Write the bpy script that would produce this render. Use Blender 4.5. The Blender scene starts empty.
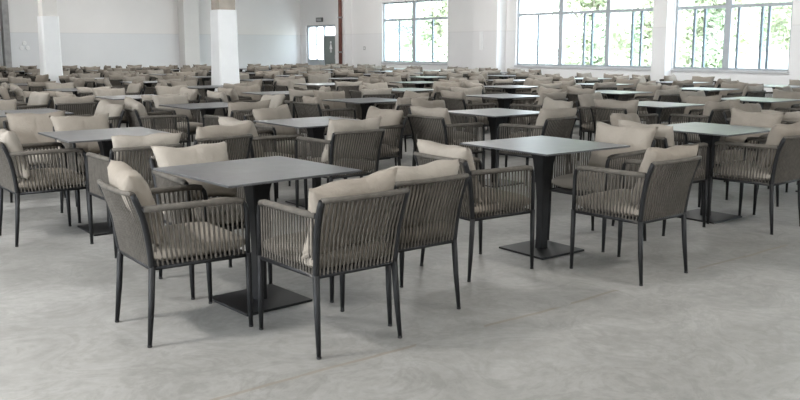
import bpy, bmesh, math, random
from mathutils import Vector, Matrix
rnd = random.Random(11)
sc = bpy.context.scene
COL = sc.collection
PI = math.pi
R = math.radians

# ------------------------------------------------------------------ materials
def new_mat(name):
    m = bpy.data.materials.new(name); m.use_nodes = True
    nt = m.node_tree
    return m, nt, nt.nodes['Principled BSDF']

def ramp(nt, fac, stops):
    n = nt.nodes.new('ShaderNodeValToRGB')
    el = n.color_ramp.elements
    while len(el) < len(stops): el.new(0.5)
    for e, (p, c) in zip(el, stops):
        e.position = p; e.color = (*c, 1)
    nt.links.new(fac, n.inputs[0])
    return n.outputs[0]

def noise(nt, vec, scale, detail=4, rough=0.55, dist=0.0):
    n = nt.nodes.new('ShaderNodeTexNoise')
    n.inputs['Scale'].default_value = scale; n.inputs['Detail'].default_value = detail
    n.inputs['Roughness'].default_value = rough; n.inputs['Distortion'].default_value = dist
    if vec is not None: nt.links.new(vec, n.inputs['Vector'])
    return n.outputs[0]

def coords(nt, kind='Object'):
    return nt.nodes.new('ShaderNodeTexCoord').outputs[kind]

def bump(nt, b, h, strength=0.2, dist=0.005):
    n = nt.nodes.new('ShaderNodeBump')
    n.inputs['Strength'].default_value = strength; n.inputs['Distance'].default_value = dist
    nt.links.new(h, n.inputs['Height']); nt.links.new(n.outputs[0], b.inputs['Normal'])

def math_node(nt, op, a, b=None, c=None):
    n = nt.nodes.new('ShaderNodeMath'); n.operation = op
    for i, v in enumerate((a, b, c)):
        if v is None: continue
        if isinstance(v, (int, float)): n.inputs[i].default_value = v
        else: nt.links.new(v, n.inputs[i])
    return n.outputs[0]

def mix(nt, fac, a, b, mode='MIX'):
    n = nt.nodes.new('ShaderNodeMix'); n.data_type = 'RGBA'; n.blend_type = mode
    for s, v in ((0, fac), (6, a), (7, b)):
        if isinstance(v, (int, float)): n.inputs[s].default_value = v
        elif isinstance(v, tuple): n.inputs[s].default_value = (*v, 1)
        else: nt.links.new(v, n.inputs[s])
    return n.outputs[2]

def simple(name, col, rough=0.6, var=0.12, scale=8, metal=0.0, spec=0.5, bmp=0.0):
    m, nt, b = new_mat(name)
    co = coords(nt)
    n = noise(nt, co, scale)
    lo = tuple(max(0, c * (1 - var)) for c in col); hi = tuple(c * (1 + var) for c in col)
    nt.links.new(ramp(nt, n, [(0.3, lo), (0.7, hi)]), b.inputs['Base Color'])
    b.inputs['Roughness'].default_value = rough; b.inputs['Metallic'].default_value = metal
    b.inputs['Specular IOR Level'].default_value = spec
    if bmp: bump(nt, b, noise(nt, co, scale * 6), bmp)
    return m

def cloth_mat():
    m, nt, b = new_mat('beige_cloth')
    co = coords(nt)
    inf = nt.nodes.new('ShaderNodeObjectInfo')
    base = ramp(nt, inf.outputs['Random'], [(0.0, (0.215, 0.187, 0.155)), (0.5, (0.255, 0.227, 0.193)), (1.0, (0.30, 0.272, 0.236))])
    n = noise(nt, co, 9, 5)
    col = mix(nt, 1.0, base, ramp(nt, n, [(0.3, (0.88, 0.88, 0.88)), (0.75, (1, 1, 1))]), 'MULTIPLY')
    nt.links.new(col, b.inputs['Base Color'])
    b.inputs['Roughness'].default_value = 0.9; b.inputs['Specular IOR Level'].default_value = 0.15
    wr = noise(nt, co, 14, 4, 0.6, 0.6)
    bump(nt, b, wr, 0.5, 0.015)
    return m

def rope_mat():
    m, nt, b = new_mat('grey_rope')
    co = coords(nt)
    w = nt.nodes.new('ShaderNodeTexWave'); w.inputs['Scale'].default_value = 60
    w.bands_direction = 'DIAGONAL'; nt.links.new(co, w.inputs['Vector'])
    n = noise(nt, co, 30, 3)
    c = mix(nt, 0.25, ramp(nt, n, [(0.3, (0.064, 0.057, 0.048)), (0.75, (0.112, 0.101, 0.087))]),
            ramp(nt, w.outputs[0], [(0, (0.06, 0.053, 0.045)), (1, (0.106, 0.096, 0.083))]))
    nt.links.new(c, b.inputs['Base Color'])
    b.inputs['Roughness'].default_value = 0.8; b.inputs['Specular IOR Level'].default_value = 0.25
    return m

def table_mat():
    m, nt, b = new_mat('grey_stone_top')
    co = coords(nt)
    inf = nt.nodes.new('ShaderNodeObjectInfo')
    sh = nt.nodes.new('ShaderNodeVectorMath'); sh.operation = 'ADD'
    nt.links.new(co, sh.inputs[0]); nt.links.new(inf.outputs['Location'], sh.inputs[1])
    n = noise(nt, sh.outputs[0], 4.5, 7, 0.62, 0.8)
    v = noise(nt, sh.outputs[0], 12, 6, 0.7, 1.4)
    c = mix(nt, 0.35, ramp(nt, n, [(0.32, (0.034, 0.035, 0.037)), (0.52, (0.055, 0.056, 0.059)), (0.72, (0.12, 0.122, 0.128))]),
            ramp(nt, v, [(0.4, (0.048, 0.048, 0.05)), (0.7, (0.09, 0.09, 0.092))]))
    nt.links.new(c, b.inputs['Base Color'])
    nt.links.new(ramp(nt, n, [(0.35, (0.31,) * 3), (0.65, (0.36,) * 3)]), b.inputs['Roughness'])
    b.inputs['Specular IOR Level'].default_value = 0.5
    return m

def floor_mat():
    m, nt, b = new_mat('stained_concrete')
    co = coords(nt)
    big = noise(nt, co, 0.55, 5, 0.6, 0.9)
    mid = noise(nt, co, 1.9, 7, 0.66, 1.6)
    fine = noise(nt, co, 16, 6, 0.7, 0.3)
    c = ramp(nt, big, [(0.3, (0.19, 0.184, 0.171)), (0.5, (0.25, 0.243, 0.229)), (0.7, (0.305, 0.298, 0.283))])
    c = mix(nt, 0.8, c, ramp(nt, mid, [(0.30, (0.62, 0.62, 0.615)), (0.44, (0.93, 0.93, 0.925)), (0.5, (0.77, 0.77, 0.76)), (0.57, (1, 1, 1)), (0.63, (0.9, 0.9, 0.89)), (0.72, (1.14, 1.14, 1.13))]), 'MULTIPLY')
    c = mix(nt, 0.5, c, ramp(nt, fine, [(0.3, (0.7, 0.7, 0.7)), (0.7, (1.14, 1.14, 1.14))]), 'MULTIPLY')
    # trowelled bays meet in straight joints
    sx = nt.nodes.new('ShaderNodeSeparateXYZ'); nt.links.new(co, sx.inputs[0])
    wob = math_node(nt, 'MULTIPLY', math_node(nt, 'SUBTRACT', noise(nt, co, 2.2, 3), 0.5), 0.05)
    yy = math_node(nt, 'ADD', sx.outputs[1], wob)
    f = math_node(nt, 'SUBTRACT', yy, 3.03)
    f = math_node(nt, 'ABSOLUTE', f)
    line = math_node(nt, 'LESS_THAN', f, 0.012)
    patch = math_node(nt, 'GREATER_THAN', noise(nt, co, 0.9, 2), 0.47)
    c = mix(nt, math_node(nt, 'MULTIPLY', math_node(nt, 'MULTIPLY', line, patch), 0.6), c, (0.17, 0.14, 0.105))
    nt.links.new(c, b.inputs['Base Color'])
    nt.links.new(ramp(nt, mid, [(0.3, (0.42,) * 3), (0.7, (0.6,) * 3)]), b.inputs['Roughness'])
    b.inputs['Specular IOR Level'].default_value = 0.4
    bump(nt, b, fine, 0.12, 0.004)
    return m

def wall_mat(name, up, low, h=1.85):
    m, nt, b = new_mat(name)
    co = coords(nt)
    sx = nt.nodes.new('ShaderNodeSeparateXYZ'); nt.links.new(co, sx.inputs[0])
    z = math_node(nt, 'LESS_THAN', sx.outputs[2], h)
    n = noise(nt, co, 0.7, 5)
    c = mix(nt, z, up, low)
    c = mix(nt, 1.0, c, ramp(nt, n, [(0.3, (0.95, 0.95, 0.95)), (0.7, (1, 1, 1))]), 'MULTIPLY')
    edge = math_node(nt, 'LESS_THAN', math_node(nt, 'ABSOLUTE', math_node(nt, 'SUBTRACT', sx.outputs[2], h)), 0.015)
    c = mix(nt, math_node(nt, 'MULTIPLY', edge, 0.15), c, (0.45, 0.44, 0.42))
    nt.links.new(c, b.inputs['Base Color'])
    b.inputs['Roughness'].default_value = 0.7; b.inputs['Specular IOR Level'].default_value = 0.25
    return m

def glass_mat(name, tint):
    m = bpy.data.materials.new(name); m.use_nodes = True
    nt = m.node_tree; nt.nodes.clear()
    out = nt.nodes.new('ShaderNodeOutputMaterial'); mx = nt.nodes.new('ShaderNodeMixShader')
    tr = nt.nodes.new('ShaderNodeBsdfTransparent'); gl = nt.nodes.new('ShaderNodeBsdfGlossy')
    lw = nt.nodes.new('ShaderNodeLayerWeight'); lw.inputs[0].default_value = .5
    fr = nt.nodes.new('ShaderNodeMath'); fr.operation = 'MULTIPLY_ADD'; pw = nt.nodes.new('ShaderNodeMath'); pw.operation = 'POWER'
    nt.links.new(lw.outputs['Facing'], pw.inputs[0]); pw.inputs[1].default_value = 5; nt.links.new(pw.outputs[0], fr.inputs[0])
    fr.inputs[1].default_value = .6; fr.inputs[2].default_value = .04
    tr.inputs[0].default_value = (*tint, 1); gl.inputs['Roughness'].default_value = 0.03
    nt.links.new(fr.outputs[0], mx.inputs[0]); nt.links.new(tr.outputs[0], mx.inputs[1])
    nt.links.new(gl.outputs[0], mx.inputs[2]); nt.links.new(mx.outputs[0], out.inputs[0])
    return m

def leaf_mat(name, a, b_):
    m, nt, b = new_mat(name)
    n = noise(nt, coords(nt), 1.2, 4)
    nt.links.new(ramp(nt, n, [(0.35, a), (0.65, b_)]), b.inputs['Base Color'])
    b.inputs['Roughness'].default_value = 0.7
    return m

M = dict(
    cloth=cloth_mat(), rope=rope_mat(), top=table_mat(), floor=floor_mat(),
    metal=simple('charcoal_metal', (0.012, 0.0122, 0.0128), 0.5, 0.15, 20, spec=0.22),
    pedestal=simple('black_steel', (0.009, 0.009, 0.0095), 0.45, 0.2, 12, spec=0.28),
    sling=simple('dark_sling', (0.06, 0.055, 0.05), 0.9, 0.2, 40),
    foot=simple('black_rubber', (0.012, 0.012, 0.012), 0.7),
    back=wall_mat('white_wall_paint', (0.84, 0.825, 0.81), (0.77, 0.78, 0.79)),
    right=wall_mat('window_wall_paint', (0.84, 0.825, 0.815), (0.80, 0.79, 0.79)),
    plain=simple('plain_plaster', (0.72, 0.71, 0.69), 0.8, 0.03, 2),
    sleeve=simple('white_sleeve_board', (0.84, 0.845, 0.85), 0.55, 0.03, 3),
    cream=simple('cream_plaster', (0.72, 0.70, 0.67), 0.8, 0.05, 3),
    tan=simple('brown_grey_plaster', (0.40, 0.355, 0.305), 0.8, 0.12, 5),
    frame=simple('pale_aluminium', (0.42, 0.45, 0.48), 0.5, 0.05, 4),
    sash=simple('grey_blue_aluminium', (0.2, 0.245, 0.28), 0.5, 0.08, 4),
    sill=simple('pale_grey_sill', (0.5, 0.5, 0.51), 0.6, 0.05, 4),
    glass=glass_mat('window_glass', (0.93, 0.97, 0.98)), tint=glass_mat('greenish_glass', (0.85, 0.93, 0.93)),
    door=simple('grey_door_paint', (0.2, 0.225, 0.215), 0.6, 0.05, 3),
    white=simple('white_plastic', (0.85, 0.85, 0.85), 0.5, 0.02),
    dark=simple('dark_plastic', (0.08, 0.08, 0.08), 0.5, 0.1),
    rust=simple('red_brown_pipe_paint', (0.16, 0.06, 0.045), 0.6, 0.25, 6),
    pipe=simple('grey_pipe_paint', (0.34, 0.335, 0.33), 0.5, 0.15, 6),
    bark=simple('bark', (0.36, 0.33, 0.28), 0.9, 0.3, 6),
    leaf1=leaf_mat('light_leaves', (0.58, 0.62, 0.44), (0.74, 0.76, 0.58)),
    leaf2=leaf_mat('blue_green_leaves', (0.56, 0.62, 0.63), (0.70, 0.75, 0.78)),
    yard=simple('pale_yard', (0.6, 0.6, 0.57), 0.9, 0.05, 1),
    render=simple('white_render', (0.8, 0.8, 0.8), 0.8, 0.03, 2),
)

# ------------------------------------------------------------------ mesh helpers
def tube(bm, pts, rad, n=8, cap=True):
    pts = [Vector(p) for p in pts]
    rads = rad if isinstance(rad, (list, tuple)) else [rad] * len(pts)
    t0 = (pts[1] - pts[0]).normalized()
    ref = Vector((0, 0, 1)) if abs(t0.z) < 0.9 else Vector((1, 0, 0))
    nrm = (ref - t0 * ref.dot(t0)).normalized()
    rings = []
    for i, p in enumerate(pts):
        a = pts[max(0, i - 1)]; b = pts[min(len(pts) - 1, i + 1)]
        t = (b - a).normalized()
        nrm = (nrm - t * nrm.dot(t)).normalized()
        bn = t.cross(nrm)
        rings.append([bm.verts.new(p + (nrm * math.cos(2 * PI * (k + .5) / n) + bn * math.sin(2 * PI * (k + .5) / n)) * rads[i]) for k in range(n)])
    for r0, r1 in zip(rings, rings[1:]):
        for k in range(n):
            f = bm.faces.new((r0[k], r0[(k + 1) % n], r1[(k + 1) % n], r1[k])); f.smooth = True
    if cap:
        bm.faces.new(rings[0][::-1]); bm.faces.new(rings[-1])

def box(bm, lo, hi, bev=0.0, rot=None):
    lo, hi = Vector(lo), Vector(hi)
    r = bmesh.ops.create_cube(bm, size=1)
    mt = Matrix.Translation((lo + hi) / 2) @ Matrix.Diagonal((*(hi - lo), 1))
    bmesh.ops.transform(bm, matrix=mt, verts=r['verts'])
    if bev:
        ed = list({e for v in r['verts'] for e in v.link_edges})
        bmesh.ops.bevel(bm, geom=ed, offset=bev, segments=2, affect='EDGES', profile=0.5)

def mesh_from(name, bm, mat):
    bmesh.ops.recalc_face_normals(bm, faces=bm.faces[:])
    me = bpy.data.meshes.new(name); bm.to_mesh(me); bm.free()
    for m in (mat if isinstance(mat, list) else [mat]): me.materials.append(m)
    return me

def obj(name, data, mat=None, parent=None, loc=None):
    if isinstance(data, bmesh.types.BMesh): data = mesh_from(name, data, mat)
    o = bpy.data.objects.new(name, data); COL.objects.link(o)
    if parent: o.parent = parent
    if loc: o.location = loc
    return o

def tag(o, label=None, cat=None, group=None, kind=None):
    if label: o['label'] = label
    if cat: o['category'] = cat
    if group: o['group'] = group
    if kind: o['kind'] = kind
    return o

def B(): return bmesh.new()

def smooth_path(pts, seg=4):
    """Catmull-Rom through the points."""
    P = [Vector(p) for p in pts]; out = []
    for i in range(len(P) - 1):
        p0 = P[max(0, i - 1)]; p1 = P[i]; p2 = P[i + 1]; p3 = P[min(len(P) - 1, i + 2)]
        for s in range(seg):
            t = s / seg
            out.append(0.5 * ((2 * p1) + (p2 - p0) * t + (2 * p0 - 5 * p1 + 4 * p2 - p3) * t * t + (3 * p1 - p0 - 3 * p2 + p3) * t ** 3))
    out.append(P[-1]); return out

# ------------------------------------------------------------------ armchair (x forward, y left, z up)
SEAT_Z = 0.375
def post_pts(s):
    return smooth_path([(-.236, s * .222, SEAT_Z - .01), (-.250, s * .228, .50), (-.276, s * .234, .63), (-.318, s * .240, .738)], 3)
def arm_pts(s):
    return [(.250, s * .245, SEAT_Z - .01), (.249, s * .245, .50), (.247, s * .246, .600), (.240, s * .246, .632), (.222, s * .246, .652),
            (.190, s * .246, .660), (0, s * .246, .662), (-.283, s * .238, .664)]
def post_at(z, s):
    P = post_pts(s)
    for a, b in zip(P, P[1:]):
        if a.z <= z <= b.z: return a.lerp(b, (z - a.z) / (b.z - a.z))
    return P[-1]

def frame_bm():
    bm = B()
    for s in (-1, 1):
        tube(bm, post_pts(s), [.015] * 9 + [.013], 8)
        tube(bm, arm_pts(s), .0125, 8)
        tube(bm, [(.25, s * .243, SEAT_Z), (-.236, s * .220, SEAT_Z)], .011, 6)
    tube(bm, [(.25, -.243, SEAT_Z), (.25, .243, SEAT_Z)], .011, 6)
    tube(bm, [(-.236, -.220, SEAT_Z), (-.236, .220, SEAT_Z)], .011, 6)
    return bm
def leg_bm(front, s):
    bm = B()
    if front: P = [(.250, s * .245, SEAT_Z + .012), (.252, s * .245, .19), (.255, s * .245, .008)]
    else: P = [(-.236, s * .222, SEAT_Z + .012), (-.250, s * .227, .19), (-.268, s * .233, .008)]
    tube(bm, P, [.0165, .0150, .0105], 8)
    return bm
def glide_bm(front, s):
    bm = B()
    x, y = (.255, s * .245) if front else (-.268, s * .233)
    tube(bm, [(x, y, 0), (x, y, .010)], .0115, 8)
    return bm
def rail_mid(y):  # top rail bows backwards
    return Vector((-.318 - .022 * (1 - (y / .24) ** 2), y, .738))
def back_rope_bm(detail=True):
    bm = B()
    tube(bm, [rail_mid(y) for y in (-.238, -.16, -.08, 0, .08, .16, .238)], .0135, 8)
    n = 20
    for layer in range(1):
        for i in range(n - layer):
            y = -.219 + .438 * (i + .5 * layer) / (n - 1)
            yb = y * .93; ym = y * .97
            off = 0
            top = rail_mid(y); 
            mid = Vector((-.262 - .014 * (1 - (y / .25) ** 2) + off * .6, ym, .56))
            bot = Vector((-.238 + off, yb, SEAT_Z))
            tube(bm, [top + Vector((off, 0, 0)), mid, bot], .0056, 6, False)
    return bm
def arm_rope_bm(s):
    bm = B()
    tube(bm, [(.225, s * .246, .652), (.19, s * .246, .660), (0, s * .246, .662), (-.272, s * .238, .664)], .0165, 8)
    n = 19
    for layer in range(1):
        for i in range(n):
            f = (i + .3) / n
            xt = .228 - .49 * f; xb = .232 - .455 * f
            off = 0
            yt = .246 - .003 * f; yb = .243 - .022 * f
            zt = .652 if f < .06 else .662
            tube(bm, [(xt, s * yt + off, zt), ((xt + xb) / 2, s * (yt + yb) / 2 + off * .7, .52), (xb, s * yb + off, SEAT_Z)], .0056, 6, False)
    return bm
def sling_bm():
    bm = B(); box(bm, (-.225, -.215, SEAT_Z - .004), (.24, .232, SEAT_Z + .010)); return bm

def pillow_bm(w, h, t, nu=14, nv=10, seam=True, seed=1, pinch=.07, power=.42):
    """cushion in its own plane: width along y, height along z, thickness along x"""
    bm = B(); r = random.Random(seed)
    ph = [r.uniform(0, 6.28) for _ in range(8)]
    us = [math.sin((-1 + 2 * i / nu) * PI / 2) * .55 + (-1 + 2 * i / nu) * .45 for i in range(nu + 1)]
    us = sorted(us + [-.035, .035]); nu += 2
    front, backg = [], []
    for j in range(nv + 1):
        fr, bk = [], []
        v = -1 + 2 * j / nv
        v = math.sin(v * PI / 2) * .55 + v * .45
        for i in range(nu + 1):
            u = us[i]
            y = w / 2 * u * (1 - pinch * (1 - v * v) * u * u)
            z = h / 2 * v * (1 - pinch * (1 - u * u) * v * v)
            th = t / 2 * max(0, (1 - u ** 4)) ** power * max(0, (1 - v ** 4)) ** power
            wr = 1 + .08 * math.sin(5 * u + ph[0] + 2 * v) * math.sin(4 * v + ph[1]) + .05 * math.sin(11 * u + ph[2]) * math.sin(7 * v + ph[3])
            th *= wr
            if seam and abs(u) < .01: th *= .965
            z += .006 * math.sin(6 * u + ph[4]); 
            edge = i in (0, nu) or j in (0, nv)
            a = bm.verts.new((th + (0 if not edge else 0), y, z))
            fr.append(a)
            bk.append(a if edge else bm.verts.new((-th * .8, y, z)))
        front.append(fr); backg.append(bk)
    for g, fl in ((front, 0), (backg, 1)):
        for j in range(nv):
            for i in range(nu):
                q = [g[j][i], g[j][i + 1], g[j + 1][i + 1], g[j + 1][i]]
                f = bm.faces.new(q if not fl else q[::-1]); f.smooth = True
    return bm

def seat_cushion_bm():
    bm = B()
    nu = nv = 12
    w, d, t = .465, .475, .105
    grids = []
    def P(u, v, top):
        k = (1 - abs(u) ** 6) ** .5 * (1 - abs(v) ** 6) ** .5
        x = d / 2 * v * (1 - .02 * (1 - u * u)); y = w / 2 * u * (1 - .02 * (1 - v * v))
        return Vector((x, y, t / 2 + (t / 2 if top else -t / 2) * (.25 + .75 * k)))
    for top in (1, 0):
        g = []
        for j in range(nv + 1):
            v = math.sin((-1 + 2 * j / nv) * PI / 2)
            g.append([bm.verts.new(P(math.sin((-1 + 2 * i / nu) * PI / 2), v, top)) for i in range(nu + 1)])
        grids.append(g)
        for j in range(nv):
            for i in range(nu):
                f = bm.faces.new((g[j][i], g[j][i + 1], g[j + 1][i + 1], g[j + 1][i])); f.smooth = True
    a, b = grids
    ring = [(0, i) for i in range(nu)] + [(j, nu) for j in range(nv)] + [(nv, i) for i in range(nu, 0, -1)] + [(j, 0) for j in range(nv, 0, -1)]
    for (j, i), (j2, i2) in zip(ring, ring[1:] + ring[:1]):
        f = bm.faces.new((a[j][i], a[j2][i2], b[j2][i2], b[j][i])); f.smooth = True
    return bm

MESH = dict(
    frame=mesh_from('frame', frame_bm(), M['metal']), back_rope=mesh_from('back_rope', back_rope_bm(), M['rope']),
    seat_sling=mesh_from('seat_sling', sling_bm(), M['sling']), seat_cushion=mesh_from('seat_cushion', seat_cushion_bm(), M['cloth']))
for s, n in ((-1, 'r'), (1, 'l')):
    MESH['arm_' + n] = mesh_from('arm_rope', arm_rope_bm(s), M['rope'])
    for f in (0, 1):
        MESH['leg_%d%s' % (f, n)] = mesh_from('leg', leg_bm(f, s), M['metal'])
        MESH['glide_%d%s' % (f, n)] = mesh_from('glide', glide_bm(f, s), M['foot'])
PILLOWS = [mesh_from('back_cushion', pillow_bm(.485 + .008 * k, .375, .15 + .008 * (k % 3), seed=k + 3, pinch=.11 + .015 * (k % 3)), M['cloth']) for k in range(5)]

CHAIR_PARTS = [('frame', 'frame'), ('leg', 'leg_0l'), ('leg', 'leg_0r'), ('leg', 'leg_1l'), ('leg', 'leg_1r'), ('back_rope', 'back_rope'),
               ('arm_rope', 'arm_l'), ('arm_rope', 'arm_r'), ('seat_sling', 'seat_sling'), ('seat_cushion', 'seat_cushion')]
def make_chair():
    root = bpy.data.objects.new('dining_armchair', None); COL.objects.link(root)
    root.empty_display_size = .2
    for nm, key in CHAIR_PARTS:
        o = obj(nm, MESH[key], parent=root)
        if nm == 'seat_cushion': o.location = (.008, 0, SEAT_Z + .011)
        if nm == 'leg': obj('glide', MESH[key.replace('leg', 'glide')], parent=o)
    obj('back_cushion', PILLOWS[0], parent=root)
    return root
def copy_tree(o, parent=None):
    c = o.copy(); COL.objects.link(c)
    if parent: c.parent = parent
    for ch in list(o.children): copy_tree(ch, c)
    return c
# far copies: the same chair in one mesh
def far_chair_mesh(k):
    bm = B(); mats = [M['metal'], M['rope'], M['sling'], M['cloth']]
    def add(me, mi, mt=None):
        st = len(bm.faces); nv = len(bm.verts)
        bm.from_mesh(me); bm.verts.ensure_lookup_table(); bm.faces.ensure_lookup_table()
        if mt is not None: bmesh.ops.transform(bm, matrix=mt, verts=bm.verts[nv:])
        for f in bm.faces[st:]: f.material_index = mi
    for nm, key in CHAIR_PARTS:
        mi = dict(frame=0, leg=0, back_rope=1, arm_rope=1, seat_sling=2, seat_cushion=3)[nm]
        add(MESH[key], mi, Matrix.Translation((.008, 0, SEAT_Z + .011)) if nm == 'seat_cushion' else None)
    add(PILLOWS[k], 3, cushion_matrix(0, 0, 0, 0))
    me = bpy.data.meshes.new('dining_armchair'); bm.to_mesh(me); bm.free()
    for m in mats: me.materials.append(m)
    return me
def cushion_matrix(dy, dz, roll, yaw, lean=13, dx=0):
    return Matrix.Translation((-.226 + dx, dy, .655 + dz)) @ Matrix.Rotation(R(yaw), 4, 'Z') @ Matrix.Rotation(R(-lean), 4, 'Y') @ Matrix.Rotation(R(roll), 4, 'X')

# ------------------------------------------------------------------ table
def make_table():
    root = bpy.data.objects.new('square_dining_table', None); COL.objects.link(root)
    bm = B(); box(bm, (-.41, -.41, .733), (.41, .41, .745), .002); obj('table_top', bm, M['top'], root)
    bm = B(); box(bm, (-.17, -.17, .721), (.17, .17, .733), .002); obj('support_plate', bm, M['pedestal'], root)
    bm = B(); box(bm, (-.21, -.21, 0), (.21, .21, .014), .003); obj('base_plate', bm, M['pedestal'], root)
    bm = B()
    prof = [(.014, .034), (.10, .032), (.35, .034), (.52, .042), (.64, .056), (.721, .074)]
    prev = None
    for z, h in prof:
        c = .008
        ring = [bm.verts.new((x, y, z)) for x, y in ((h - c, -h), (h, -h + c), (h, h - c), (h - c, h), (-h + c, h), (-h, h - c), (-h, -h + c), (-h + c, -h))]
        if prev:
            for k in range(8): bm.faces.new((prev[k], prev[(k + 1) % 8], ring[(k + 1) % 8], ring[k]))
        else: bm.faces.new(ring[::-1])
        prev = ring
    bm.faces.new(prev)
    obj('pedestal', bm, M['pedestal'], root)
    return root

# ------------------------------------------------------------------ camera (room axes: x along the back wall, y along the window wall)
H = 1.405; YAW = R(37.6); PITCH = .1531; F = 850.0
cam = bpy.data.cameras.new('camera'); co = bpy.data.objects.new('camera', cam); COL.objects.link(co)
cam.sensor_width = 36; cam.lens = F / 800 * 36; cam.shift_y = -21.9 / 800; cam.clip_end = 300
fwd = Vector((math.sin(YAW) * math.cos(PITCH), math.cos(YAW) * math.cos(PITCH), -math.sin(PITCH)))
co.location = (0, 0, H); co.rotation_euler = fwd.to_track_quat('-Z', 'Y').to_euler()
sc.camera = co
def view(u, v):
    X = u * math.cos(YAW) - v * math.sin(YAW); Y = u * math.sin(YAW) + v * math.cos(YAW)
    return X, Y

# ------------------------------------------------------------------ room shell
U, V, CZ = 17.2, 28.6, 4.6
U0, V0 = -4.5, -6.0
bm = B(); box(bm, (U0, V0, -.1), (U, V, 0)); tag(obj('floor', bm, M['floor']), kind='structure')
bm = B(); box(bm, (U0, V0, CZ), (U + .3, V + .3, CZ + .1)); tag(obj('ceiling', bm, M['plain']), kind='structure')
bm = B(); box(bm, (U0 - .2, V, -.1), (U + .25, V + .25, CZ)); tag(obj('wall_back', bm, M['back']), kind='structure')
bm = B(); box(bm, (U0 - .2, V0 - .2, -.1), (U + .25, V0, CZ)); tag(obj('wall_front', bm, M['plain']), kind='structure')
bm = B(); W0, W1, Z0, Z1 = -2.0, 11.0, .6, 3.4  # wall opening and its window are added to bring side light from the left
box(bm, (U0 - .2, V0, -.1), (U0, W0, CZ)); box(bm, (U0 - .2, W0, -.1), (U0, W1, Z0)); box(bm, (U0 - .2, W0, Z1), (U0, W1, CZ)); box(bm, (U0 - .2, W1, -.1), (U0, V, CZ))
tag(obj('wall_left', bm, M['plain']), kind='structure')
bm = B()
for k in range(7):
    c = W0 + .05 + (W1 - W0 - .1) * k / 6; box(bm, (U0 - .14, c - .05, Z0), (U0 - .06, c + .05, Z1))
for z in (Z0, 2.3, Z1 - .07): box(bm, (U0 - .14, W0, z), (U0 - .06, W1, z + .07))
tag(obj('added_left_window', bm, M['frame']), kind='structure')  # frame of the added opening, out of view
SILL, RAIL, HEAD = .90, 2.285, 2.86
openings = [(9.15, 11.95, SILL, HEAD), (12.38, 17.04, SILL, HEAD), (19.96, 23.32, SILL, HEAD), (26.12, 28.2, 0, 2.21), (2.0, 7.6, SILL, HEAD), (-5, 0.8, SILL, HEAD)]
bm = B(); T = .22
prev = V0
for a, b, z0, z1 in sorted(openings):
    box(bm, (U, prev, -.1), (U + T, a, CZ))
    if z0 > 0: box(bm, (U, a, -.1), (U + T, b, z0))
    box(bm, (U, a, z1), (U + T, b, CZ)); prev = b
box(bm, (U, prev, -.1), (U + T, V, CZ))
tag(obj('wall_right', bm, M['right']), kind='structure')
# pilasters
def pilaster(name, lo, hi, m): 
    bm = B(); box(bm, lo, hi, .01); tag(obj(name, bm, m), kind='structure')
pilaster('trim_1', (U - .35, 17.44, 0), (U, 18.45, CZ), M['right'])
pilaster('trim_2', (U - .25, 11.97, 0), (U, 12.36, CZ), M['right'])
pilaster('trim_3', (U - .30, 25.12, 0), (U, 25.75, CZ), M['right'])
pilaster('trim_4', (12.25, V - .5, 0), (12.8, V, CZ), M['plain'])
pilaster('trim_5', (6.48, V - .3, 0), (6.67, V, CZ), M['pipe'])

def window(name, a, b, mull, subs, tints, transom_dark=None):
    """frame object with mullions and a sash/pane for every light"""
    x0, x1 = U + .06, U + .14
    bm = B(); w = .05
    box(bm, (x0, a, SILL), (x1, a + w, HEAD)); box(bm, (x0, b - w, SILL), (x1, b, HEAD))
    box(bm, (x0, a + w, SILL), (x1, b - w, SILL + w)); box(bm, (x0, a + w, HEAD - w), (x1, b - w, HEAD))
    for c, t in mull: box(bm, (x0 - .02, c - t / 2, SILL + w), (x1, c + t / 2, HEAD - w))
    edges = [a + w] + sum([[c - t / 2, c + t / 2] for c, t in mull], []) + [b - w]
    for i in range(0, len(edges), 2):
        box(bm, (x0 - .01, edges[i], RAIL - .035), (x1, edges[i + 1], RAIL + .035))
    root = tag(obj(name, bm, M['frame']), kind='structure')
    k = 0
    for i in range(0, len(edges), 2):
        e0, e1 = edges[i], edges[i + 1]
        bm = B(); box(bm, (x0 + .035, e0, RAIL + .035), (x0 + .041, e1, HEAD - w)); obj('pane', bm, M['glass'], root)
        cs = sorted(c for c in subs if e0 < c < e1)
        cuts = [e0] + cs + [e1]
        for j, (p, q) in enumerate(zip(cuts, cuts[1:])):
            xs = x0 + .012 + .022 * (j % 2)
            bm = B(); box(bm, (xs, p, SILL + w), (xs + .006, q, RAIL - .035)); obj('pane', bm, M['tint'] if tints[k % len(tints)] else M['glass'], root)
            k += 1
        for c in cs:
            bm = B(); box(bm, (x0, c - .026, SILL + w), (x0 + .05, c + .026, RAIL - .035)); obj('sash_stile', bm, M['sash'], root)
    bm = B(); box(bm, (U - .03, a - .03, SILL - .05), (U + .06, b + .03, SILL), .004); obj('window_sill', bm, M['sill'], root)
    return root
window('window_1', 19.96, 23.32, [(21.66, .17)], [22.47, 20.75], [0, 1, 1, 1])
window('window_2', 12.38, 17.04, [(13.9, .12), (15.45, .14)], [16.28, 14.67, 14.41, 13.17, 12.91], [0, 1, 0, 1, 0, 0, 0, 0])
window('window_3', 9.15, 11.95, [(10.62, .15)], [11.46, 11.2, 10.38, 9.84, 9.68], [0, 1, 0, 0, 1, 0, 0])
window('window_4', 2.0, 7.6, [(3.9, .12), (5.7, .12)], [2.9, 4.8, 6.6], [0])
window('window_5', -5, 0.8, [(-3.1, .12), (-1.2, .12)], [-4, -2.1, -.2], [0])

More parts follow.
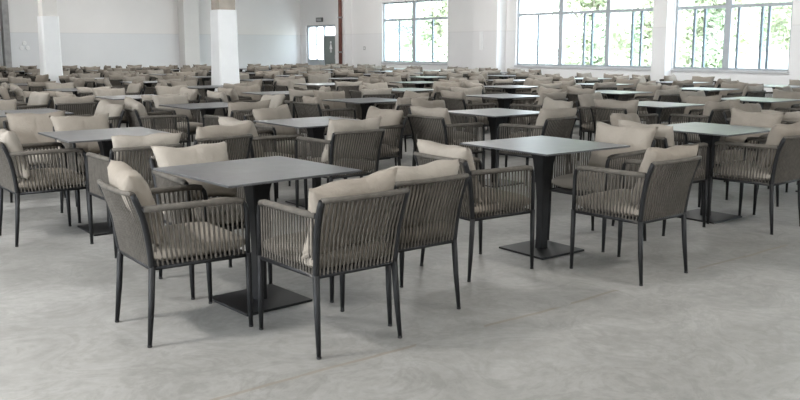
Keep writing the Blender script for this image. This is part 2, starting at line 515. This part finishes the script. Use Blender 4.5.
# doorway in the far corner: side light, transom and grey leaf
bm = B(); x0, x1 = U + .05, U + .13
box(bm, (x0, 26.12, 0), (x1, 26.18, 2.21)); box(bm, (x0, 28.12, 0), (x1, 28.2, 2.21)); box(bm, (x0, 26.18, 2.14), (x1, 28.12, 2.21))
box(bm, (x0, 27.0, 0), (x1, 27.08, 2.14)); box(bm, (x0, 26.18, 1.77), (x1, 27.0, 1.83)); box(bm, (x0, 27.08, .84), (x1, 28.12, .94))
box(bm, (x0, 27.55, .94), (x1, 27.60, 2.14)); box(bm, (x0 + .02, 27.08, 0), (x1 - .01, 28.12, .84))
door = tag(obj('door_1', bm, M['frame']), kind='structure')
bm = B(); box(bm, (x0 + .03, 27.08, .94), (x0 + .036, 27.55, 2.14)); obj('pane', bm, M['glass'], door)
bm = B(); box(bm, (x0 + .03, 27.60, .94), (x0 + .036, 28.12, 2.14)); obj('pane', bm, M['glass'], door)
bm = B(); box(bm, (x0 + .03, 26.18, 1.83), (x0 + .036, 27.0, 2.14)); obj('pane', bm, M['glass'], door)
bm = B(); box(bm, (x0 + .01, 26.18, .01), (x0 + .05, 27.0, 1.77), .004); leaf = obj('door_leaf', bm, M['door'], door)
bm = B(); box(bm, (x0 - .03, 26.25, .98), (x0 + .01, 26.28, 1.12), .004); obj('door_handle', bm, M['pipe'], leaf)
# white figure mark painted on the leaf
bm = B(); yc = 26.57; xf = x0 + .004
r = bmesh.ops.create_circle(bm, cap_ends=True, segments=12, radius=.05)
bmesh.ops.transform(bm, matrix=Matrix.Translation((xf, yc, 1.57)) @ Matrix.Rotation(PI / 2, 4, 'Y'), verts=r['verts'])
def poly(bm, pts): bm.faces.new([bm.verts.new((xf, yc + p[0], p[1])) for p in pts])
poly(bm, [(-.03, 1.51), (.03, 1.51), (.09, 1.33), (-.09, 1.33)])
poly(bm, [(-.045, 1.33), (-.015, 1.33), (-.015, 1.2), (-.045, 1.2)]); poly(bm, [(.015, 1.33), (.045, 1.33), (.045, 1.2), (.015, 1.2)])
g = bmesh.ops.extrude_face_region(bm, geom=bm.faces[:]); bmesh.ops.translate(bm, vec=(.005, 0, 0), verts=[v for v in g['geom'] if isinstance(v, bmesh.types.BMVert)])
tag(obj('figure_mark', bm, M['white'], leaf), 'white figure mark on the grey door')

# things on the walls
root = bpy.data.objects.new('door_sign', None); COL.objects.link(root); root.location = (U, 27.2, 2.40)
bm = B(); box(bm, (-.05, -.21, -.08), (0, .21, .08), .006); obj('housing', bm, M['dark'], root)
bm = B(); box(bm, (-.054, -.17, -.05), (-.05, .17, .05)); obj('face', bm, M['pipe'], root)
tag(root, 'small dark sign box on the wall above the corner doorway', 'sign')
def pipe(name, x, y, r, m, label, clips):
    root = bpy.data.objects.new(name, None); COL.objects.link(root); root.location = (x, y, 0)
    bm = B(); tube(bm, [(0, 0, 0), (0, 0, CZ)], r, 10); obj('pipe_run', bm, m, root)
    for z in clips:
        bm = B(); tube(bm, [(0, 0, z), (0, 0, z + .05)], r * 1.35, 10); box(bm, (0, -.02, z), (r + .02, .02, z + .05)); obj('clip', bm, M['pipe'], root)
    tag(root, label, 'pipe')
pipe('wall_pipe', U - .37, 25.30, .065, M['rust'], 'red brown vertical pipe on the pilaster right of the door', (1.2, 2.4, 3.6))
pipe('wall_pipe', U - .07, 18.62, .06, M['pipe'], 'grey vertical pipe on the wall between the two left windows', (1.5, 3.0))
bm = B(); box(bm, (U - .375, 18.0, 1.32), (U - .35, 18.13, 1.83), .004)  # thin white slab stands in for a patch of sunlight on the pilaster
t = tag(obj('sunlit_strip', bm, M['white']), 'narrow upright patch of sunlight, as a white strip, on the pilaster between the windows', 'sunlight patch')
bm = B(); box(bm, (-.01, -.06, -.06), (0, .06, .06), .003); sw = obj('wall_switch', bm, M['pipe'], loc=(U, 24.35, 1.36))
bm = B(); box(bm, (-.016, -.025, -.035), (-.01, .025, .035)); obj('rocker', bm, M['white'], sw)
tag(sw, 'small grey switch plate on the wall left of the leftmost window', 'switch')
# three white discs on the grey panel left of the first column
root = bpy.data.objects.new('wall_ornament', None); COL.objects.link(root); root.location = (7.14, V, 1.41)
for x, z in ((0, .11), (-.09, -.04), (.09, -.04)):
    bm = B(); tube(bm, [(x, -.03, z), (x, 0, z)], [.062, .07], 14); obj('disc', bm, M['white'], root)
tag(root, 'cluster of three white discs on the grey back wall panel', 'ornament')

# columns standing among the tables
def column(u, v, half, sleeve_h, topm, label):
    root = bpy.data.objects.new('column', None); COL.objects.link(root); root.location = (u, v, 0)
    bm = B(); h = half - .03; box(bm, (-h, -h, 0), (h, h, CZ), .008); obj('shaft', bm, topm, root)
    bm = B()
    pr = None
    for z, hh in ((.0, half + .022), (.5, half + .016), (sleeve_h * .6, half), (sleeve_h, half - .005)):
        c = .03
        ring = [bm.verts.new((x, y, z)) for x, y in ((hh - c, -hh), (hh, -hh + c), (hh, hh - c), (hh - c, hh), (-hh + c, hh), (-hh, hh - c), (-hh, -hh + c), (-hh + c, -hh))]
        if pr:
            for k in range(8): bm.faces.new((pr[k], pr[(k + 1) % 8], ring[(k + 1) % 8], ring[k]))
        pr = ring
    bm.faces.new(pr)
    obj('sleeve', bm, M['sleeve'], root)
    tag(root, label, 'column', kind='structure')
COLUMNS = [(7.4, 15.13, .20), (5.32, 19.25, .185)]
column(7.4, 15.13, .20, 2.10, M['tan'], 'white sleeved column with brown grey top, right of the other column')
column(5.32, 19.25, .185, 2.05, M['cream'], 'white sleeved column nearest the left edge')

# ------------------------------------------------------------------ tables and chairs
AX = [2.2, 4.15, 6.2, 8.3, 10.25, 12.2, 14.1]
rows = []
A0 = [4.05, 6.62, 9.3, 11.55, 14.1, 16.7, 19.1, 21.4, 23.7, 25.95, 28.2]
SL = [.02, .10, .14, .16, .18, .19, .20, .21, .21, .21, .21]
fixed_t = {(0, 0): (2.19, 4.13), (0, 1): (4.33, 4.00), (0, 2): (6.28, 3.97), (1, 0): (2.2, 6.55), (1, 1): (4.05, 6.5), (1, 2): (6.12, 6.33), (1, 3): (8.45, 6.08)}
def in_view(u, v, m=.03):
    X, Y = view(u, v); return Y > 1 and abs(X / Y) < .472 + m
tables = []
for k in range(11):
    ax = list(AX) + ([15.75] if k >= 6 else [])
    for i, u in enumerate(ax):
        if (k, i) in fixed_t: uu, vv = fixed_t[(k, i)]
        else:
            uu = u + rnd.uniform(-.06, .06); vv = A0[k] - SL[k] * (u - 2.2) + rnd.uniform(-.06, .06)
        if vv > V - .95: continue
        if any(abs(uu - c[0]) < .8 and abs(vv - c[1]) < .8 for c in COLUMNS): continue
        if in_view(uu, vv, .09): tables.append((k, i, uu, vv))
ORD = ['first', 'second', 'third', 'fourth', 'fifth', 'sixth', 'seventh', 'eighth']
ROWN = ['front', 'second', 'third', 'fourth', 'fifth', 'sixth', 'seventh', 'eighth', 'ninth', 'tenth', 'eleventh']

occ = []   # oriented boxes already standing
def corners(u, v, a, hx=.325, hy=.275, cx=-.04):
    c, s = math.cos(a), math.sin(a)
    return [(u + c * (x + cx) - s * y, v + s * (x + cx) + c * y) for x, y in ((hx, hy), (-hx, hy), (-hx, -hy), (hx, -hy))]
def overlap(P, Q):
    for A_ in (P, Q):
        for i in range(4):
            ex, ey = A_[(i + 1) % 4][0] - A_[i][0], A_[(i + 1) % 4][1] - A_[i][1]
            nx, ny = -ey, ex
            p = [x * nx + y * ny for x, y in P]; q = [x * nx + y * ny for x, y in Q]
            if max(p) <= min(q) or max(q) <= min(p): return False
    return True
for c in COLUMNS: occ.append(corners(c[0], c[1], 0, .25, .25, 0))
for t_ in tables: occ.append(corners(t_[2], t_[3], 0, .215, .215, 0))

# chairs of the nearest tables where the photo puts them: (u, v, facing degrees)
near = {
    ((0, 0), 'W'): (1.686, 4.005, -1), ((0, 0), 'S'): (2.199, 3.426, 90), ((0, 0), 'E'): (2.735, 3.60, 90), ((0, 0), 'N'): (2.15, 4.63, -91),
    ((0, 1), 'W'): (3.65, 3.93, -1), ((0, 1), 'S'): (4.356, 3.281, 91), ((0, 1), 'E'): (4.86, 3.95, 183), 
    ((0, 2), 'S'): (6.30, 3.55, 92),
    ((1, 0), 'W'): (1.706, 6.58, 1), ((1, 0), 'N'): (2.30, 7.16, -90), ((1, 0), 'S'): (2.13, 5.84, 88), ((1, 0), 'E'): (2.76, 6.08, 97), ((1, 1), 'W'): (3.50, 6.45, 3),
    ((1, 1), 'S'): (3.86, 5.86, 90),
}
DIRS = {'W': (-1, 0, 0), 'S': (0, -1, 90), 'E': (1, 0, 180), 'N': (0, 1, -90)}
chairs = []
def add_chair(u, v, deg, key, side):
    occ.append(corners(u, v, R(deg))); chairs.append((u, v, deg, key, side))
for (key, side), (u, v, d) in near.items(): add_chair(u, v, d, key, side)
add_chair(2.05, 7.93, -97, None, 'grey rope armchair at the left edge behind the second row, tall cushion')
for k, i, tu, tv in sorted(tables, key=lambda t: view(t[2], t[3])[1]):
    for side in 'SWEN':
        if ((k, i), side) in near or ((k, i), side) == ((0, 1), 'N'): continue
        dx, dy, deg = DIRS[side]
        for tr in range(40):
            dist = rnd.uniform(.56, .66) if side in 'WE' else rnd.uniform(.57, .74)
            lat = rnd.uniform(-.08, .08)
            u = tu + dx * dist + (lat if dx == 0 else 0); v = tv + dy * dist + (lat if dy == 0 else 0)
            d = deg + rnd.gauss(0, 5)
            P = corners(u, v, R(d))
            if v > V - .42 or u > U - .45: continue
            if any(overlap(P, Q) for Q in occ): continue
            if not in_view(u, v, .04): break
            add_chair(u, v, d, (k, i), side); break

# spare chairs parked in the gaps between the tables farther back
spare = 0; SPARE = 80
for k, i, tu, tv in sorted(tables, key=lambda t: -(t[2] ** 2 + t[3] ** 2)):
    if k < 3: continue
    for sy in (-1, 1):
        if spare >= SPARE or rnd.random() < .35: continue
        for tr in range(25):
            u = tu + 1.0 + rnd.uniform(-.12, .12); v = tv + sy * rnd.uniform(.6, .95); d = rnd.choice((90, 90, -90, 0, 180)) + rnd.gauss(0, 7)
            P = corners(u, v, R(d))
            if v > V - .42 or u > U - .45 or not in_view(u, v, .03) or any(overlap(P, Q) for Q in occ): continue
            add_chair(u, v, d, (k, i), 'P%d' % sy); spare += 1; break
print('SPARE', spare)

# tables -------------------------------------------------------
tproto = make_table(); first = True
row_vis = {}
for k, i, u, v in tables:
    if in_view(u, v, 0): row_vis.setdefault(k, []).append(i)
def table_phrase(k, i):
    vis = sorted(row_vis.get(k, []))
    if i not in vis: return None
    n = vis.index(i)
    if n == len(vis) - 1 and n > 1: return 'right-end table, %s row' % ROWN[k]
    return '%s table from left, %s row' % (ORD[n], ROWN[k])
special = {(0, 0): 'nearest grey square table with dark glossless top, low at centre left', (0, 1): 'grey marbled square table right of centre in the front row, whole pedestal visible',
           (0, 2): 'square table with pale reflecting top at the right end of the front row'}
special[(0, 0)] = 'nearest dark grey square table, low at the left of the centre'
for k, i, u, v in tables:
    o = tproto if first else copy_tree(tproto); first = False
    o.location = (u, v, 0); o.rotation_euler.z = R(3.5 if (k, i) == (0, 0) else rnd.uniform(-1.5, 1.5) if (k, i) in fixed_t else rnd.uniform(-3, 3))
    ph = table_phrase(k, i)
    if (k, i) in special: lab = special[(k, i)]
    elif ph: lab = 'grey square pedestal table, ' + ph
    else: lab = 'grey square table cut off by the %s edge of the view, %s row' % ('left' if view(u, v)[0] < 0 else 'right', ROWN[k])
    tag(o, lab, 'table', 'square tables in rows')

# chairs -------------------------------------------------------
cproto = make_chair(); FAR = {}
CR = random.Random(5)
SIDE = {'W': 'left', 'S': 'near', 'E': 'right', 'N': 'far'}
lab_near = {
    ((0, 0), 'W'): 'rope armchair at front left, its woven back and left side toward us, beige cushion',
    ((0, 0), 'S'): 'rope armchair nearest the camera, back to us, in front of the nearest table',
    ((0, 0), 'E'): 'rope armchair tucked right beside the nearest back-turned chair, also back to us',
    ((0, 0), 'N'): 'rope armchair facing us behind the nearest table, pale cushion rising over its top',
    ((0, 1), 'W'): 'rope armchair left of the marbled centre table, seen side on, tan cushion',
    ((0, 1), 'S'): 'rope armchair in front of the marbled centre table, back and left arm toward us',
    ((0, 1), 'E'): 'armchair with tall tan cushion facing us, just right of the marbled centre table',
    ((0, 2), 'S'): 'rope armchair near the right edge, back to us, in front of the right-end table',
    ((1, 0), 'W'): 'rope armchair at the far left edge in side view, facing right',
}
for n, (u, v, deg, key, side) in enumerate(chairs):
    X, Y = view(u, v)
    dy = CR.uniform(-.03, .03); dz = CR.uniform(-.01, .015); roll = CR.gauss(0, 2.5); yaw = CR.gauss(0, 4); lean = CR.uniform(16, 22); dx = 0
    if key is not None and Y > 6 and CR.random() < .16:
        yaw = CR.choice((-1, 1)) * CR.uniform(14, 26); dx = .05; lean = CR.uniform(17, 22)
    if Y < 18:
        o = cproto if n == 0 else copy_tree(cproto)
        cu = [c for c in o.children if c.name.startswith('back_cushion')][0]
        cu.data = PILLOWS[n % 5]
        cu.matrix_local = cushion_matrix(dy, dz, roll, yaw, lean, dx)
    else:
        q = n % 5
        if q not in FAR: FAR[q] = far_chair_mesh(q)
        o = obj('dining_armchair', FAR[q])
    o.location = (u, v, 0); o.rotation_euler = (0, 0, R(deg))
    if key is None: lab = side
    elif (key, side) in lab_near: lab = lab_near[(key, side)]
    else:
        ph = table_phrase(*key)
        if side[0] == 'P':
            lab = 'spare armchair in %s gap right of %s' % ('near' if side == 'P-1' else 'far', ph or 'cut-off table in %s row' % ROWN[key[0]])
        elif ph: lab = 'beige-cushioned rope armchair at %s side of %s' % (SIDE[side], ph)
        else: lab = 'beige-cushioned rope armchair at the %s picture edge, %s row, %s side of cut-off table' % ('left' if X < 0 else 'right', ROWN[key[0]], SIDE[side])
    tag(o, lab, 'chair', 'rope armchairs around the tables')
print('TABLES', len(tables), 'CHAIRS', len(chairs))

# ------------------------------------------------------------------ outdoors
bm = B(); box(bm, (U + T, -30, -.6), (90, 70, -.5)); tag(obj('ground', bm, M['yard']), kind='structure')
tr_r = random.Random(4)
def tree(u, v, h, rad, m, label):
    root = bpy.data.objects.new('tree', None); COL.objects.link(root); root.location = (u, v, -.5)
    bm = B(); tube(bm, [(0, 0, 0), (.1, .05, h * .3), (0, .1, h * .6), (.05, 0, h * .85)], [.2, .16, .1, .03], 8)
    for a in range(5):
        an = a * 1.3; tube(bm, [(.05, .05, h * (.3 + .08 * a)), (math.cos(an) * rad * .6, math.sin(an) * rad * .6, h * (.5 + .08 * a))], [.07, .02], 6)
    obj('trunk', bm, M['bark'], root)
    bm = B()
    cl = [(Vector((tr_r.gauss(0, rad * .42), tr_r.gauss(0, rad * .42), h * tr_r.uniform(.1, .95))), rad * tr_r.uniform(.3, .5)) for _ in range(46)]
    for c, r_ in cl:
        for _ in range(170):
            d = Vector((tr_r.gauss(0, 1), tr_r.gauss(0, 1), tr_r.gauss(0, 1))).normalized() * r_ * tr_r.uniform(.5, 1)
            p = c + d; s_ = tr_r.uniform(.09, .17)
            a = Vector((tr_r.gauss(0, 1), tr_r.gauss(0, 1), tr_r.gauss(0, 1))).normalized() * s_
            b = a.orthogonal().normalized() * s_ * .6
            bm.faces.new([bm.verts.new(p + q) for q in (a, b, -a, -b)])
    obj('foliage', bm, m, root)
    tag(root, label, 'tree', 'trees outside the windows')
tree(25, 29.6, 5.5, 1.5, M['leaf1'], 'yellow green tree seen through the open right light of the leftmost window')
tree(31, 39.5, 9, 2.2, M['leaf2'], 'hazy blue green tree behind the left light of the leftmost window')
tree(26, 21.7, 5.2, 1.6, M['leaf1'], 'yellow green tree behind the middle light of the wide window')
tree(31, 22.8, 6.5, 2.0, M['leaf1'], 'yellow green tree behind the right end of the wide window')
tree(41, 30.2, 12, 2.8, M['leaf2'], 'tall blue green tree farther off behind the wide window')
tree(27, 17.2, 5.2, 1.5, M['leaf1'], 'light green tree behind the left light of the rightmost window')
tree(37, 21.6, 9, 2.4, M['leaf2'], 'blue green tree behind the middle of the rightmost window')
tree(31, 15.9, 7.5, 1.9, M['leaf1'], 'light green tree at the right end of the rightmost window')
bm = B(); box(bm, (23.0, 7, -.5), (23.2, 14.2, 1.15))
for k in range(8): box(bm, (22.9, 7 + k * 1.0, -.5), (23.3, 7.2 + k * 1.0, 1.25))
tag(obj('boundary_wall', bm, M['render']), 'low white boundary wall outside the rightmost window', 'wall')

# ------------------------------------------------------------------ light
w = bpy.data.worlds.new('world'); sc.world = w; w.use_nodes = True
nt = w.node_tree; bg = nt.nodes['Background']
tc = nt.nodes.new('ShaderNodeTexCoord'); sx = nt.nodes.new('ShaderNodeSeparateXYZ'); nt.links.new(tc.outputs['Generated'], sx.inputs[0])
nt.links.new(ramp(nt, sx.outputs[2], [(0.0, (0.93, 0.97, 1.0)), (0.5, (0.80, 0.89, 1.0))]), bg.inputs[0])
bg.inputs[1].default_value = 8.0
def area(x, y, z, sx_, sy_, power, col=(1, .985, .96)):
    l = bpy.data.lights.new('unseen_ceiling_lamp', 'AREA'); l.shape = 'RECTANGLE'; l.size = sx_; l.size_y = sy_; l.energy = power; l.color = col
    o = bpy.data.objects.new('unseen_ceiling_lamp', l); COL.objects.link(o); o.location = (x, y, z)
for u, v in ((3.5, 12), (9, 10), (14, 10), (3.5, 19), (9, 18), (14, 16), (9, 25), (14, 23)):
    area(u, v, CZ - .06, 1.4, .4, 85)
area(-1.6, 4.6, CZ - .06, .6, .6, 210)
area(1.0, -2.5, CZ - .06, 1.4, .5, 90)
area(5.0, -1.0, CZ - .06, 1.4, .5, 190)  # out-of-view lamp added to brighten the floor on the right
sc.view_settings.view_transform = 'Standard'; sc.view_settings.look = 'None'
sc.view_settings.gamma = 1; sc.view_settings.use_curve_mapping = False
sc.view_settings.exposure = 0.6
